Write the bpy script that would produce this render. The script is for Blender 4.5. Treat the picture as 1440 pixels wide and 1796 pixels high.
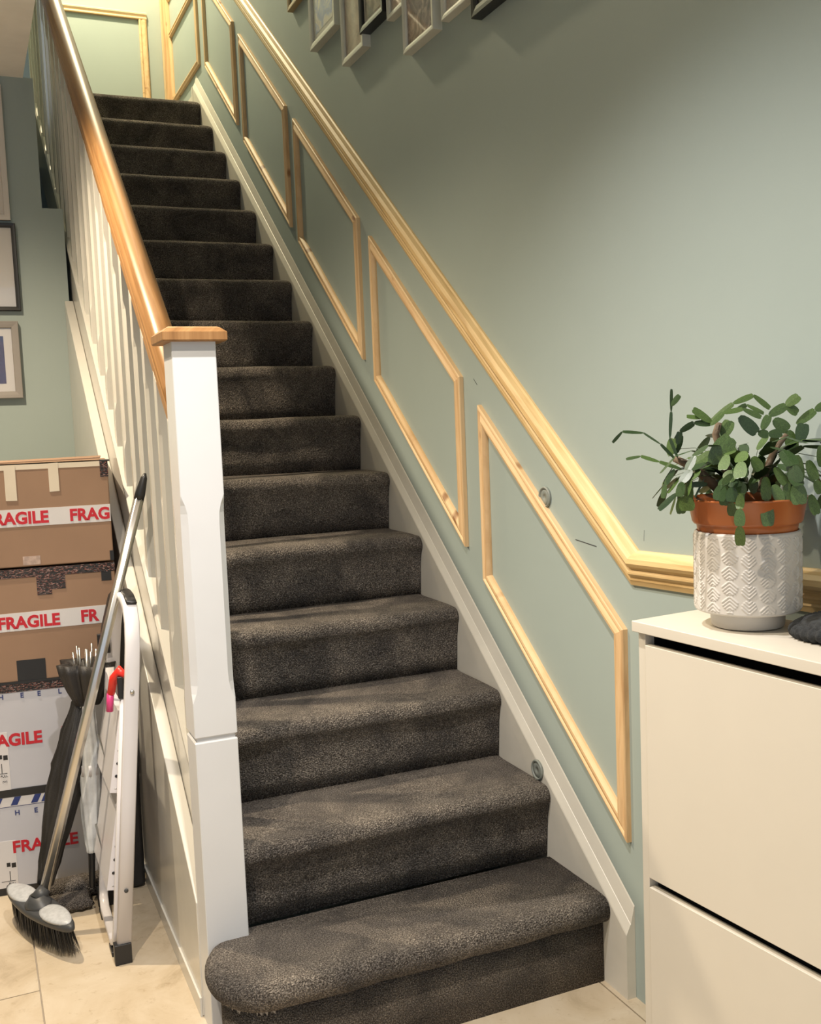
import bpy, bmesh, math, random
from mathutils import Vector, Matrix
random.seed(7)
for o in list(bpy.data.objects): bpy.data.objects.remove(o, do_unlink=True)
SC = bpy.context.scene
COL = SC.collection

# ------------------------------------------------------------------ camera
cd = bpy.data.cameras.new('camera'); cam = bpy.data.objects.new('camera', cd); COL.objects.link(cam)
cam.location = (-1.2841, -1.9404, 1.3046)
cam.rotation_euler = (1.47633, 0.03910, -0.41220)
cd.sensor_fit = 'VERTICAL'; cd.sensor_height = 36.0; cd.lens = 1796.31 / 1796 * 36.0
cd.shift_x = -(724.36 - 720) / 1796; cd.shift_y = (907.59 - 898) / 1796
cd.clip_start = 0.02
SC.camera = cam
# ------------------------------------------------------------------ world, lights, exposure
W = bpy.data.worlds.new('world'); SC.world = W; W.use_nodes = True
bg = W.node_tree.nodes['Background']; bg.inputs[0].default_value = (0.75, 0.86, 1.0, 1); bg.inputs[1].default_value = 0.80
SC.view_settings.view_transform = 'Standard'; SC.view_settings.look = 'None'
SC.view_settings.exposure = 0.08; SC.view_settings.gamma = 1.0; SC.view_settings.use_curve_mapping = False

def spot(name, loc, power, col, size=140, blend=0.6, r=0.03, aim=(0, 0, -1)):
    l = bpy.data.lights.new(name, 'SPOT'); l.energy = power; l.color = col
    l.spot_size = math.radians(size); l.spot_blend = blend; l.shadow_soft_size = r
    o = bpy.data.objects.new(name, l); COL.objects.link(o); o.location = loc
    o.rotation_euler = Vector(aim).to_track_quat('-Z', 'Y').to_euler(); return o
WARM = (1.0, 0.78, 0.50)
spot('hall_downlight', (-1.55, 1.00, 2.64), 200, (1.0, 0.83, 0.60), 146, 0.8, 0.02)
spot('hall_downlight', (-1.65, -0.95, 2.64), 150, (1.0, 0.86, 0.68), 140, 0.8, 0.022)
spot('hall_downlight', (-0.92, -0.52, 2.64), 150, (1.0, 0.95, 0.90), 118, 1.0, 0.022)
spot('landing_light', (-0.55, 3.90, 5.0), 310, (1.0, 0.84, 0.54), 160, 0.8, 0.06)

# ------------------------------------------------------------------ materials
def nodes(name):
    m = bpy.data.materials.new(name); m.use_nodes = True
    nt = m.node_tree; return m, nt, nt.nodes['Principled BSDF']
def N(nt, t, **k):
    n = nt.nodes.new(t)
    for a, b in k.items():
        if a in n.inputs.keys(): n.inputs[a].default_value = b
        else: setattr(n, a, b)
    return n
def coords(nt, kind='Object', scale=(1, 1, 1)):
    tc = N(nt, 'ShaderNodeTexCoord'); mp = N(nt, 'ShaderNodeMapping'); mp.inputs['Scale'].default_value = scale
    nt.links.new(tc.outputs[kind], mp.inputs['Vector']); return mp.outputs['Vector']
def ramp(nt, fac, stops):
    r = N(nt, 'ShaderNodeValToRGB'); e = r.color_ramp.elements
    while len(e) < len(stops): e.new(0.5)
    for k, (p, c) in enumerate(stops): e[k].position = p; e[k].color = (*c, 1)
    nt.links.new(fac, r.inputs[0]); return r.outputs[0]
def bump(nt, b, h, strength, dist=0.01):
    n = N(nt, 'ShaderNodeBump'); n.inputs['Strength'].default_value = strength; n.inputs['Distance'].default_value = dist
    nt.links.new(h, n.inputs['Height']); nt.links.new(n.outputs[0], b.inputs['Normal'])
def plain(name, col, rough=0.5, metal=0.0, var=0.04, scale=8, bmp=0.0, bscale=60, kind='Object', **extra):
    m, nt, b = nodes(name)
    v = coords(nt, kind)
    nz = N(nt, 'ShaderNodeTexNoise', Scale=scale, Detail=4.0); nt.links.new(v, nz.inputs['Vector'])
    lo = tuple(max(0, c * (1 - var)) for c in col); hi = tuple(min(1, c * (1 + var)) for c in col)
    nt.links.new(ramp(nt, nz.outputs[0], [(0.35, lo), (0.65, hi)]), b.inputs['Base Color'])
    b.inputs['Roughness'].default_value = rough; b.inputs['Metallic'].default_value = metal
    for k, x in extra.items(): b.inputs[k.replace('_', ' ')].default_value = x
    if bmp:
        n2 = N(nt, 'ShaderNodeTexNoise', Scale=bscale, Detail=3.0); nt.links.new(v, n2.inputs['Vector'])
        bump(nt, b, n2.outputs[0], bmp, 0.002)
    return m
def wood(name, light, mid, dark, rough=0.5, knots=True, grain=55, coat=0.0):
    m, nt, b = nodes(name)
    v = coords(nt, 'UV')
    oi = N(nt, 'ShaderNodeObjectInfo')
    ad = N(nt, 'ShaderNodeVectorMath', operation='ADD'); cm = N(nt, 'ShaderNodeCombineXYZ')
    ml = N(nt, 'ShaderNodeMath', operation='MULTIPLY'); ml.inputs[1].default_value = 37.0
    nt.links.new(oi.outputs['Random'], ml.inputs[0]); nt.links.new(ml.outputs[0], cm.inputs[0]); nt.links.new(ml.outputs[0], cm.inputs[2])
    nt.links.new(v, ad.inputs[0]); nt.links.new(cm.outputs[0], ad.inputs[1]); v = ad.outputs[0]
    wp = N(nt, 'ShaderNodeTexNoise', Scale=3.0, Detail=2.0); nt.links.new(v, wp.inputs['Vector'])
    mp = N(nt, 'ShaderNodeMapping'); mp.inputs['Scale'].default_value = (1.6, grain, 1); nt.links.new(v, mp.inputs['Vector'])
    ad2 = N(nt, 'ShaderNodeVectorMath', operation='ADD'); nt.links.new(mp.outputs[0], ad2.inputs[0])
    sc = N(nt, 'ShaderNodeVectorMath', operation='SCALE'); sc.inputs['Scale'].default_value = 1.6
    nt.links.new(wp.outputs['Color'], sc.inputs[0]); nt.links.new(sc.outputs[0], ad2.inputs[1])
    g = N(nt, 'ShaderNodeTexNoise', Scale=1.0, Detail=5.0, Roughness=0.6); nt.links.new(ad2.outputs[0], g.inputs['Vector'])
    col = ramp(nt, g.outputs[0], [(0.3, light), (0.52, mid), (0.72, dark)])
    if knots:
        mk = N(nt, 'ShaderNodeMapping'); mk.inputs['Scale'].default_value = (9.0, 24.0, 1); nt.links.new(v, mk.inputs['Vector'])
        vo = N(nt, 'ShaderNodeTexVoronoi', Scale=1.0); vo.inputs['Randomness'].default_value = 1.0; nt.links.new(mk.outputs[0], vo.inputs['Vector'])
        rf = ramp(nt, vo.outputs['Distance'], [(0.0, (1, 1, 1)), (0.14, (0.75, 0.75, 0.75)), (0.22, (0, 0, 0))])
        sx = N(nt, 'ShaderNodeSeparateColor'); nt.links.new(vo.outputs['Color'], sx.inputs[0])
        gt = N(nt, 'ShaderNodeMath', operation='GREATER_THAN'); gt.inputs[1].default_value = 0.78; nt.links.new(sx.outputs[0], gt.inputs[0])
        mu = N(nt, 'ShaderNodeMath', operation='MULTIPLY'); nt.links.new(rf, mu.inputs[0]); nt.links.new(gt.outputs[0], mu.inputs[1]); rf = mu.outputs[0]
        mx = N(nt, 'ShaderNodeMix', data_type='RGBA'); nt.links.new(rf, mx.inputs[0]); nt.links.new(col, mx.inputs[6])
        mx.inputs[7].default_value = (0.20, 0.075, 0.022, 1); col = mx.outputs[2]
    nt.links.new(col, b.inputs['Base Color']); b.inputs['Roughness'].default_value = rough
    b.inputs['Coat Weight'].default_value = coat
    bump(nt, b, g.outputs[0], 0.08, 0.002)
    return m
def wall_material():
    m, nt, b = nodes('sage_wall_paint'); v = coords(nt)
    a = N(nt, 'ShaderNodeTexNoise', Scale=1.3, Detail=5.0, Roughness=0.55); nt.links.new(v, a.inputs['Vector'])
    nt.links.new(ramp(nt, a.outputs[0], [(0.35, (0.330, 0.392, 0.372)), (0.65, (0.352, 0.414, 0.394))]), b.inputs['Base Color'])
    b.inputs['Roughness'].default_value = 0.55
    c = N(nt, 'ShaderNodeTexNoise', Scale=14.0, Detail=6.0); nt.links.new(v, c.inputs['Vector']); bump(nt, b, c.outputs[0], 0.12, 0.004)
    return m
def carpet_material():
    m, nt, b = nodes('stair_carpet'); v = coords(nt)
    a = N(nt, 'ShaderNodeTexNoise', Scale=330.0, Detail=3.0, Roughness=0.7); nt.links.new(v, a.inputs['Vector'])
    c = N(nt, 'ShaderNodeTexNoise', Scale=7.0, Detail=4.0, Roughness=0.6, Distortion=0.6); nt.links.new(v, c.inputs['Vector'])
    f1 = ramp(nt, a.outputs[0], [(0.36, (0.022, 0.019, 0.0175)), (0.5, (0.104, 0.094, 0.088)), (0.66, (0.35, 0.320, 0.290))])
    f2 = ramp(nt, c.outputs[0], [(0.35, (0.55, 0.55, 0.57)), (0.65, (1.35, 1.30, 1.22))])
    mx = N(nt, 'ShaderNodeMix', data_type='RGBA', blend_type='MULTIPLY'); mx.inputs[0].default_value = 1
    nt.links.new(f1, mx.inputs[6]); nt.links.new(f2, mx.inputs[7]); nt.links.new(mx.outputs[2], b.inputs['Base Color'])
    b.inputs['Roughness'].default_value = 1.0; b.inputs['Specular IOR Level'].default_value = 0.1
    b.inputs['Sheen Weight'].default_value = 0.12; b.inputs['Sheen Roughness'].default_value = 0.6; b.inputs['Sheen Tint'].default_value = (0.8, 0.7, 0.6, 1)
    vo = N(nt, 'ShaderNodeTexVoronoi', Scale=260.0); nt.links.new(v, vo.inputs['Vector'])
    mm = N(nt, 'ShaderNodeMath', operation='ADD'); nt.links.new(a.outputs[0], mm.inputs[0]); nt.links.new(vo.outputs[0], mm.inputs[1])
    bump(nt, b, mm.outputs[0], 0.9, 0.006)
    return m
def tile_material():
    m, nt, b = nodes('limestone_tile'); v = coords(nt)
    oi = N(nt, 'ShaderNodeObjectInfo'); ad = N(nt, 'ShaderNodeVectorMath', operation='ADD')
    sc = N(nt, 'ShaderNodeVectorMath', operation='SCALE'); sc.inputs['Scale'].default_value = 11.0
    cm = N(nt, 'ShaderNodeCombineXYZ'); nt.links.new(oi.outputs['Random'], cm.inputs[0]); nt.links.new(oi.outputs['Random'], cm.inputs[1])
    nt.links.new(cm.outputs[0], sc.inputs[0]); nt.links.new(v, ad.inputs[0]); nt.links.new(sc.outputs[0], ad.inputs[1])
    a = N(nt, 'ShaderNodeTexNoise', Scale=5.0, Detail=9.0, Roughness=0.68, Distortion=0.8); nt.links.new(ad.outputs[0], a.inputs['Vector'])
    c = N(nt, 'ShaderNodeTexNoise', Scale=38.0, Detail=6.0, Roughness=0.75); nt.links.new(ad.outputs[0], c.inputs['Vector'])
    f1 = ramp(nt, a.outputs[0], [(0.3, (0.58, 0.50, 0.385)), (0.55, (0.50, 0.41, 0.29)), (0.72, (0.35, 0.275, 0.18))])
    f2 = ramp(nt, c.outputs[0], [(0.30, (0.78, 0.74, 0.68)), (0.42, (1, 1, 1))])
    mx = N(nt, 'ShaderNodeMix', data_type='RGBA', blend_type='MULTIPLY'); mx.inputs[0].default_value = 1
    nt.links.new(f1, mx.inputs[6]); nt.links.new(f2, mx.inputs[7]); nt.links.new(mx.outputs[2], b.inputs['Base Color'])
    b.inputs['Roughness'].default_value = 0.35; return m
def glass_material(name, tint=(1, 1, 1)):
    m = bpy.data.materials.new(name); m.use_nodes = True; nt = m.node_tree; nt.nodes.clear()
    o = N(nt, 'ShaderNodeOutputMaterial'); t = N(nt, 'ShaderNodeBsdfTransparent'); t.inputs[0].default_value = (*tint, 1)
    g = N(nt, 'ShaderNodeBsdfGlossy'); g.inputs['Roughness'].default_value = 0.03
    x = N(nt, 'ShaderNodeMixShader'); x.inputs[0].default_value = 0.07
    nt.links.new(t.outputs[0], x.inputs[1]); nt.links.new(g.outputs[0], x.inputs[2])
    nt.links.new(x.outputs[0], o.inputs[0]); return m
def photo_material(name, cols, scale=14):
    m, nt, b = nodes(name); v = coords(nt)
    a = N(nt, 'ShaderNodeTexNoise', Scale=scale, Detail=5.0, Roughness=0.6, Distortion=1.2); nt.links.new(v, a.inputs['Vector'])
    k = len(cols); nt.links.new(ramp(nt, a.outputs[0], [(0.3 + 0.4 * i / (k - 1), c) for i, c in enumerate(cols)]), b.inputs['Base Color'])
    b.inputs['Roughness'].default_value = 0.3; return m
def foil_tape():
    m, nt, b = nodes('black_foil_tape'); v = coords(nt, 'Object', (1, 1, 3.5))
    a = N(nt, 'ShaderNodeTexNoise', Scale=130.0, Detail=4.0); nt.links.new(v, a.inputs['Vector'])
    nt.links.new(ramp(nt, a.outputs[0], [(0.54, (0.008, 0.007, 0.008)), (0.60, (0.20, 0.03, 0.01)), (0.65, (0.40, 0.33, 0.30)), (0.68, (0.01, 0.01, 0.012))]), b.inputs['Base Color'])  # noise paints orange and pale glints into the black tape colour
    b.inputs['Roughness'].default_value = 0.15; bump(nt, b, a.outputs[0], 0.6, 0.004); return m

M_WALL = wall_material(); M_CARPET = carpet_material(); M_TILE = tile_material()
M_CEIL = plain('ceiling_paint', (0.92, 0.89, 0.85), 0.8)
M_WHITE = plain('white_gloss_paint', (0.60, 0.58, 0.53), 0.22, var=0.02, bmp=0.10, bscale=30)
M_NEWEL = plain('white_newel_paint', (0.66, 0.67, 0.69), 0.35, var=0.015)
M_CREAM = plain('cream_skirting_paint', (0.63, 0.60, 0.53), 0.4, var=0.04, bmp=0.2, bscale=40)
M_GROUT = plain('grout', (0.36, 0.31, 0.25), 0.9)
M_PINE = wood('raw_pine', (0.74, 0.55, 0.33), (0.66, 0.45, 0.24), (0.47, 0.28, 0.13), 0.55)
M_DADO = wood('dado_pine', (0.76, 0.58, 0.32), (0.68, 0.48, 0.23), (0.50, 0.32, 0.13), 0.5, knots=False, grain=40)
M_OAK = wood('varnished_oak', (0.37, 0.20, 0.078), (0.30, 0.15, 0.052), (0.21, 0.098, 0.030), 0.42, knots=False, grain=70, coat=0.0)
M_CAB = plain('cabinet_laminate', (0.60, 0.56, 0.485), 0.35, var=0.01)
M_DARK = plain('cavity_shade', (0.012, 0.012, 0.013), 0.6)  # near-black colour stands in for shade inside the cabinet gaps
M_TERRA = plain('terracotta_plastic', (0.40, 0.115, 0.030), 0.32, var=0.05)
M_CERAM = plain('matt_ceramic', (0.56, 0.53, 0.49), 0.45, var=0.02)
M_SOIL = plain('potting_soil', (0.02, 0.014, 0.01), 1, var=0.5, scale=80, bmp=1, bscale=150)
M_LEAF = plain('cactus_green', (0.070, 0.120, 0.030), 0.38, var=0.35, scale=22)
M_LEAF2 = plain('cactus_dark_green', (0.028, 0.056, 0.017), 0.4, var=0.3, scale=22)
M_STEM = plain('woody_stem', (0.13, 0.09, 0.055), 0.8, var=0.3, scale=60)
M_CARD = plain('corrugated_card', (0.29, 0.180, 0.115), 0.75, var=0.05, scale=5, bmp=0.1, bscale=30)
M_WCARD = plain('white_printed_card', (0.50, 0.50, 0.54), 0.5, var=0.03, scale=4, bmp=0.15, bscale=12)
M_TAPE = plain('white_tape', (0.62, 0.60, 0.60), 0.4, var=0.02)
M_MASK = plain('masking_tape', (0.66, 0.58, 0.46), 0.6)
M_CTAPE = plain('clear_tape', (0.42, 0.31, 0.25), 0.08, var=0.2, scale=60)
M_FOIL = foil_tape()
M_RED = plain('red_ink', (0.50, 0.012, 0.025), 0.5)
M_BLUE = plain('navy_ink', (0.018, 0.035, 0.16), 0.5)
M_BLACK = plain('black_plastic', (0.012, 0.012, 0.013), 0.4)
M_FABRIC = plain('black_fabric', (0.020, 0.018, 0.017), 0.5, var=0.3, bmp=0.4, bscale=300)
M_KNIT = plain('charcoal_knit', (0.022, 0.024, 0.026), 0.95, var=0.3, scale=200, bmp=0.5, bscale=400)
M_METAL = plain('brushed_aluminium', (0.62, 0.60, 0.56), 0.28, 1.0)
M_LADDER = plain('white_powder_coat', (0.66, 0.64, 0.66), 0.28, var=0.01)
M_LRED = plain('red_latch_plastic', (0.80, 0.03, 0.02), 0.35)
M_PINK = plain('pink_plastic', (0.62, 0.05, 0.20), 0.35)
M_SILVER = plain('silver_grey_plastic', (0.42, 0.43, 0.44), 0.35, var=0.1, scale=90)
M_GREYPL = plain('dark_grey_plastic', (0.045, 0.047, 0.05), 0.45)
M_CLEAR = plain('milky_clear_vinyl', (0.85, 0.87, 0.87), 0.18, var=0.10, scale=30, Transmission_Weight=0.2)
M_DISC = plain('grey_disc', (0.22, 0.24, 0.22), 0.5)
M_GREYW = plain('grey_wood_frame', (0.27, 0.245, 0.225), 0.5)
M_WFRAME = plain('white_frame_paint', (0.62, 0.62, 0.55), 0.4)
M_BFRAME = plain('black_frame_paint', (0.010, 0.010, 0.011), 0.35)
M_NFRAME = plain('natural_frame_wood', (0.45, 0.34, 0.18), 0.5)
M_PAPER = plain('paper_mount', (0.62, 0.58, 0.54), 0.8, var=0.01)
M_GLASS = glass_material('picture_glass')
M_PH = [photo_material('photo_blue_dress', [(0.10, 0.09, 0.12), (0.14, 0.17, 0.50), (0.62, 0.52, 0.46), (0.36, 0.30, 0.38)], 11),
        photo_material('photo_brown', [(0.16, 0.13, 0.12), (0.48, 0.38, 0.31), (0.66, 0.55, 0.45)], 9),
        photo_material('photo_dark', [(0.03, 0.03, 0.03), (0.16, 0.16, 0.13), (0.55, 0.48, 0.40)], 12),
        photo_material('photo_crowd', [(0.06, 0.05, 0.04), (0.30, 0.22, 0.17), (0.70, 0.55, 0.45)], 22),
        photo_material('photo_night', [(0.02, 0.01, 0.03), (0.05, 0.02, 0.06), (0.02, 0.02, 0.08)], 20)]
M_SKYBLUE = plain('print_sky_blue', (0.30, 0.45, 0.80), 0.4)
M_PAPERL = plain('print_pale_paper', (0.56, 0.53, 0.50), 0.6, var=0.02)

# ------------------------------------------------------------------ helpers
def ob(name, me, mat=None, parent=None, smooth=False):
    o = bpy.data.objects.new(name, me); COL.objects.link(o)
    if mat and not me.materials: me.materials.append(mat)
    if parent: o.parent = parent
    if smooth:
        for p in me.polygons: p.use_smooth = True
    return o
def mesh(name, vs, fs, mat=None, parent=None, smooth=False, uv=None):
    me = bpy.data.meshes.new(name); me.from_pydata([tuple(v) for v in vs], [], fs)
    if uv:
        l = me.uv_layers.new(name='UVMap')
        for p in me.polygons:
            for li in p.loop_indices: l.data[li].uv = uv[me.loops[li].vertex_index]
    bm = bmesh.new(); bm.from_mesh(me); bmesh.ops.recalc_face_normals(bm, faces=bm.faces); bm.to_mesh(me); bm.free()
    return ob(name, me, mat, parent, smooth)
def bevel(o, w, seg=2):
    m = o.modifiers.new('bevel', 'BEVEL'); m.width = w; m.segments = seg; m.limit_method = 'ANGLE'; m.angle_limit = math.radians(35)
    m.harden_normals = False
    for p in o.data.polygons: p.use_smooth = True
    w2 = o.modifiers.new('weighted', 'WEIGHTED_NORMAL'); w2.keep_sharp = True
    return o
def box(name, lo, hi, mat, parent=None, bv=0.0):
    (a, b, c), (d, e, f) = lo, hi
    vs = [(a,b,c),(d,b,c),(d,e,c),(a,e,c),(a,b,f),(d,b,f),(d,e,f),(a,e,f)]
    L = [e - b if abs(e - b) > abs(d - a) else d - a]
    fs = [(0,3,2,1),(4,5,6,7),(0,1,5,4),(1,2,6,5),(2,3,7,6),(3,0,4,7)]
    o = mesh(name, vs, fs, mat, parent)
    if bv: bevel(o, bv)
    return o
def prism(name, poly, axis, t0, t1, mat, parent=None, bv=0.0, seg=2):
    """poly: list of 2D points in the plane perpendicular to axis; order (y,z) for x, (x,z) for y, (x,y) for z"""
    def p3(p, t): return {'x': (t, p[0], p[1]), 'y': (p[0], t, p[1]), 'z': (p[0], p[1], t)}[axis]
    n = len(poly); vs = [p3(p, t0) for p in poly] + [p3(p, t1) for p in poly]
    fs = [tuple(range(n)), tuple(range(2 * n - 1, n - 1, -1))] + [(i, (i + 1) % n, n + (i + 1) % n, n + i) for i in range(n)]
    o = mesh(name, vs, fs, mat, parent)
    if bv: bevel(o, bv, seg)
    return o
def loft(name, rings, mat, parent=None, smooth=True, caps=True, uvlen=False):
    n = len(rings[0]); vs = [v for r in rings for v in r]; fs = []
    for k in range(len(rings) - 1):
        for i in range(n):
            fs.append((k * n + i, k * n + (i + 1) % n, (k + 1) * n + (i + 1) % n, (k + 1) * n + i))
    if caps: fs += [tuple(range(n))[::-1], tuple(range((len(rings) - 1) * n, len(rings) * n))]
    uv = None
    if uvlen:
        uv = []; s = 0; prev = None
        for r in rings:
            c = sum((Vector(v) for v in r), Vector()) / n
            if prev is not None: s += (c - prev).length
            prev = c; q = 0
            for i, v in enumerate(r):
                if i: q += (Vector(v) - Vector(r[i - 1])).length
                uv.append((s, q))
    return mesh(name, vs, fs, mat, parent, smooth, uv)
def sweep(name, path, prof, mat, parent=None, up=(0, 0, 1), smooth=True, caps=True, scale=None):
    """prof: 2D (side, up) points swept along path with mitred joints"""
    P = [Vector(p) for p in path]; U = Vector(up); rings = []
    for k, p in enumerate(P):
        a = (P[k] - P[k - 1]).normalized() if k else None
        b = (P[k + 1] - P[k]).normalized() if k < len(P) - 1 else None
        t = (a + b).normalized() if a and b else (a or b)
        side = t.cross(U).normalized(); u = side.cross(t).normalized()
        s = scale[k] if scale else 1
        m = 1.0
        if a and b:
            c = max(0.3, t.dot(a)); m = 1 / c
        ring = []
        for (x, y) in prof:
            ring.append(p + side * (x * s) + u * (y * s * (m if True else 1)))
        rings.append(ring)
    return loft(name, rings, mat, parent, smooth, caps, True)
def circ(r, n=12): return [(r * math.cos(2 * math.pi * i / n), r * math.sin(2 * math.pi * i / n)) for i in range(n)]
def tube(name, path, r, mat, parent=None, n=12, up=(0.13, 0.27, 0.95)):
    rs = r if isinstance(r, (list, tuple)) else [r] * len(path)
    return sweep(name, path, circ(1, n), mat, parent, up, True, True, rs)
def lathe(name, prof, loc, mat, parent=None, n=64, axis=None, wob=None, smooth=True):
    """prof: (r, h) list; axis: optional direction"""
    ax = Vector(axis).normalized() if axis else Vector((0, 0, 1)); q = Vector((0, 0, 1)).rotation_difference(ax)
    rings = []
    for k, (r, h) in enumerate(prof):
        ring = []
        for i in range(n):
            a = 2 * math.pi * i / n; rr = r * (wob(a, h) if wob else 1)
            ring.append(Vector(loc) + q @ Vector((rr * math.cos(a), rr * math.sin(a), h)))
        rings.append(ring)
    return loft(name, rings, mat, parent, smooth)
def empty(name, loc=(0, 0, 0), rz=0):
    o = bpy.data.objects.new(name, None); COL.objects.link(o); o.location = loc; o.rotation_euler.z = rz; o.empty_display_size = 0.05; return o
def tag(o, label, cat, group=None):
    o['label'] = label; o['category'] = cat
    if group: o['group'] = group
    return o
def struct(o): o['kind'] = 'structure'; return o
def text(name, s, size, mat, parent, loc, rot, bold=0.0, xs=1.0, sp=1.0, align='LEFT'):
    c = bpy.data.curves.new(name, 'FONT'); c.body = s; c.size = size; c.offset = bold; c.extrude = 0.0004; c.space_character = sp; c.align_x = align
    c.resolution_u = 3
    t = bpy.data.objects.new('tmp', c); COL.objects.link(t); bpy.context.view_layer.update()
    me = bpy.data.meshes.new_from_object(t.evaluated_get(bpy.context.evaluated_depsgraph_get()))
    bpy.data.objects.remove(t, do_unlink=True)
    me.materials.clear(); o = ob(name, me, mat, parent)
    o.location = loc; o.rotation_euler = rot; o.scale = (xs, 1, 1); return o

R, G, F = 0.19, 0.24539, -0.022
SL = R / G; XW = 0.024
ang = math.atan(SL)

# ================================================================== ROOM
fl = struct(box('floor', (-4.2, -3.6, F - 0.10), (XW, 2.33, F - 0.008), M_GROUT))
TX, TY = 0.6, 0.9
for i in range(-5, 3):
    for j in range(-4, 4):
        x0 = -1.2145 + i * TX; y0 = 0.584 + j * TY - (0.45 if i % 2 == 0 else 0)
        lo = (max(x0 + .0018, -4.2), max(y0 + .0018, -3.6)); hi = (min(x0 + TX - .0018, XW), min(y0 + TY - .0018, 2.33))
        if hi[0] - lo[0] < .02 or hi[1] - lo[1] < .02: continue
        box('tile', (lo[0], lo[1], F - 0.008), (hi[0], hi[1], F), M_TILE, fl)
struct(box('wall_right', (XW, -3.6, F - .1), (XW + .12, 4.6, 5.6), M_WALL))
struct(box('wall_far', (-1.09, 4.5, 2.6), (XW, 4.62, 5.6), M_WALL))
wb = struct(box('wall_back', (-4.2, 2.33, F - .1), (-0.944, 2.6, 2.66), M_WALL))
struct(box('wall_back_lower', (-0.944, 2.33, F - .1), (-0.868, 2.6, 2.176), M_WALL))
struct(box('wall_recess', (-0.944, 3.72, 2.0), (-0.86, 3.78, 2.66), M_WALL))
struct(box('wall_recess_side', (-1.0, 2.6, F - .1), (-0.944, 3.78, 2.66), M_WALL))
struct(box('wall_understairs_seal', (-1.1, 3.80, F - .1), (XW, 3.9, 2.80), M_WALL))  # unseen wall added to seal out blue world light under the stairs
struct(box('wall_left', (-4.32, -3.6, F - .1), (-4.2, 2.33, 2.66), M_WALL))
struct(box('ceiling', (-4.2, -3.6, 2.658), (-0.980, 2.66, 3.0), M_CEIL))
struct(box('ceiling_entrance', (-0.980, -3.6, 2.658), (XW, 0.05, 3.0), M_CEIL))
struct(box('wall_stairwell', (-1.09, 0.05, 3.0), (-0.972, 2.66, 5.6), M_WALL))
struct(box('wall_stairwell_front', (-1.09, -0.07, 3.0), (XW, 0.05, 5.6), M_WALL))
struct(box('wall_landing_left', (-1.09, 2.95, 2.66), (-0.905, 4.5, 5.6), M_WALL))
struct(box('ceiling_upper', (-1.09, -0.07, 5.5), (XW, 4.62, 5.6), M_CEIL))
struct(box('floor_landing', (-0.972, 3.80, 2.80), (XW, 4.5, 3.04), M_CARPET))
struct(prism('wall_under_stairs', [(2.34, F), (2.34, SL * 2.34 - .05), (2.8, SL * 2.8 - .13), (2.8, F)], 'x', -.866, -.856, M_WALL))
# under-stair panel with its ledge
pn = struct(prism('wall_stair_panel', [(.292, F), (.292, .292 * SL + .02), (2.33, 2.33 * SL + .02), (2.33, F)], 'x', -.885, -.853, M_WHITE, bv=0.003))
struct(prism('baseboard_left', [(.292, F), (.292, F + .045), (2.33, F + .045), (2.33, F)], 'x', -.8895, -.885, M_WHITE))

# ================================================================== STAIRCASE
st = tag(empty('staircase', (0, 0, F)), 'straight flight of stairs covered in dark grey carpet between wall and white balustrade', 'stairs')
def rel(o, e): o.location = o.location - e.location; return o
XL = -0.822
def step_mesh(i):
    """carpet over one riser and tread: profile in (y, z), nosing rounded; right end of the nosing rounded too"""
    y0, z0, z1 = (i - 1) * G, (i - 1) * R, i * R
    if i == 1: z0 = F
    n, rr = 0.030, 0.026
    prof = [(y0 + .10, z0), (y0 + .002, z0), (y0 - .002, z0 + .05), (y0 - .006, z1 - .09), (y0 - .012, z1 - .065)]
    cy, cz = y0 - n + rr, z1 - rr
    for k in range(9):
        a = math.radians(225 - k * 135 / 8); prof.append((cy + rr * math.cos(a), cz + rr * math.sin(a)))
    ye = y0 + G + .02 if i < 16 else y0 + .14
    for k in range(1, 6): prof.append((cy + (ye - cy) * k / 5, z1 + (0.002 if 0 < k < 5 else 0)))
    prof.append((ye, z1 - .06)); prof.append((y0 + .10, z1 - .09))
    xs = [XL, XL + .01] + [XL + (0 - XL) * k / 24 for k in range(1, 23)] + [-.03, -.018, -.010, -.005, -.002]
    rings = []
    for x in xs:
        sh = 0
        if x > -.0301:
            t = (x + .0301) / .0301; sh = 0.013 * (1 - math.sqrt(max(0, 1 - t * t)))
        ring = []
        for j, (y, z) in enumerate(prof):
            w = .0016 * math.sin(x * 9 + i * 2.1) + .0012 * math.sin(x * 23 + i)
            if 4 < j < len(prof) - 2 and y < ye - .04:
                ring.append((x, y + sh + w, z - sh * .7 + w * .6))
            else: ring.append((x, y, z))
        rings.append(ring)
    return rings
for i in range(2, 17):
    o = loft('carpeted_step', step_mesh(i), M_CARPET, st, True); rel(o, st)
# bottom step: bullnose tread wrapping round the newel
def bull(off, yb=.235):
    c = (-.775, .110); rx, ry = .105 + off, .115 + off
    pts = [(-.002, yb), (-.002, -.004 - off)]
    for k in range(1, 12): pts.append((-.002 + (c[0] + .002) * k / 11, -.004 - off))
    for k in range(1, 15):
        a = math.radians(270 - k * 150 / 14); pts.append((c[0] + rx * math.cos(a), c[1] + .0 + ry * math.sin(a)))
    pts.append((-.80, yb)); return pts
def plan_loft(name, rings3, mat, parent): return loft(name, rings3, mat, parent, True)
rg = []
for off, z in [(-.02, .128), (.0, .128), (.012, .132), (.020, .140), (.025, .150), (.0265, .160), (.025, .172), (.019, .182), (.010, .188), (0, .190), (-.03, .191)]:
    rg.append([(x, y + (.0), z + .0025 * math.sin(x * 31 + y * 17) * (1 if z < .15 else .4)) for x, y in bull(off)])
bt = rel(loft('carpeted_step', rg, M_CARPET, st, True), st); bt['label'] = 'bottom carpeted step with rounded bullnose end'
rg = [[(x, y, z) for x, y in bull(-.004)] for z in (F, .05, .13)]
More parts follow.
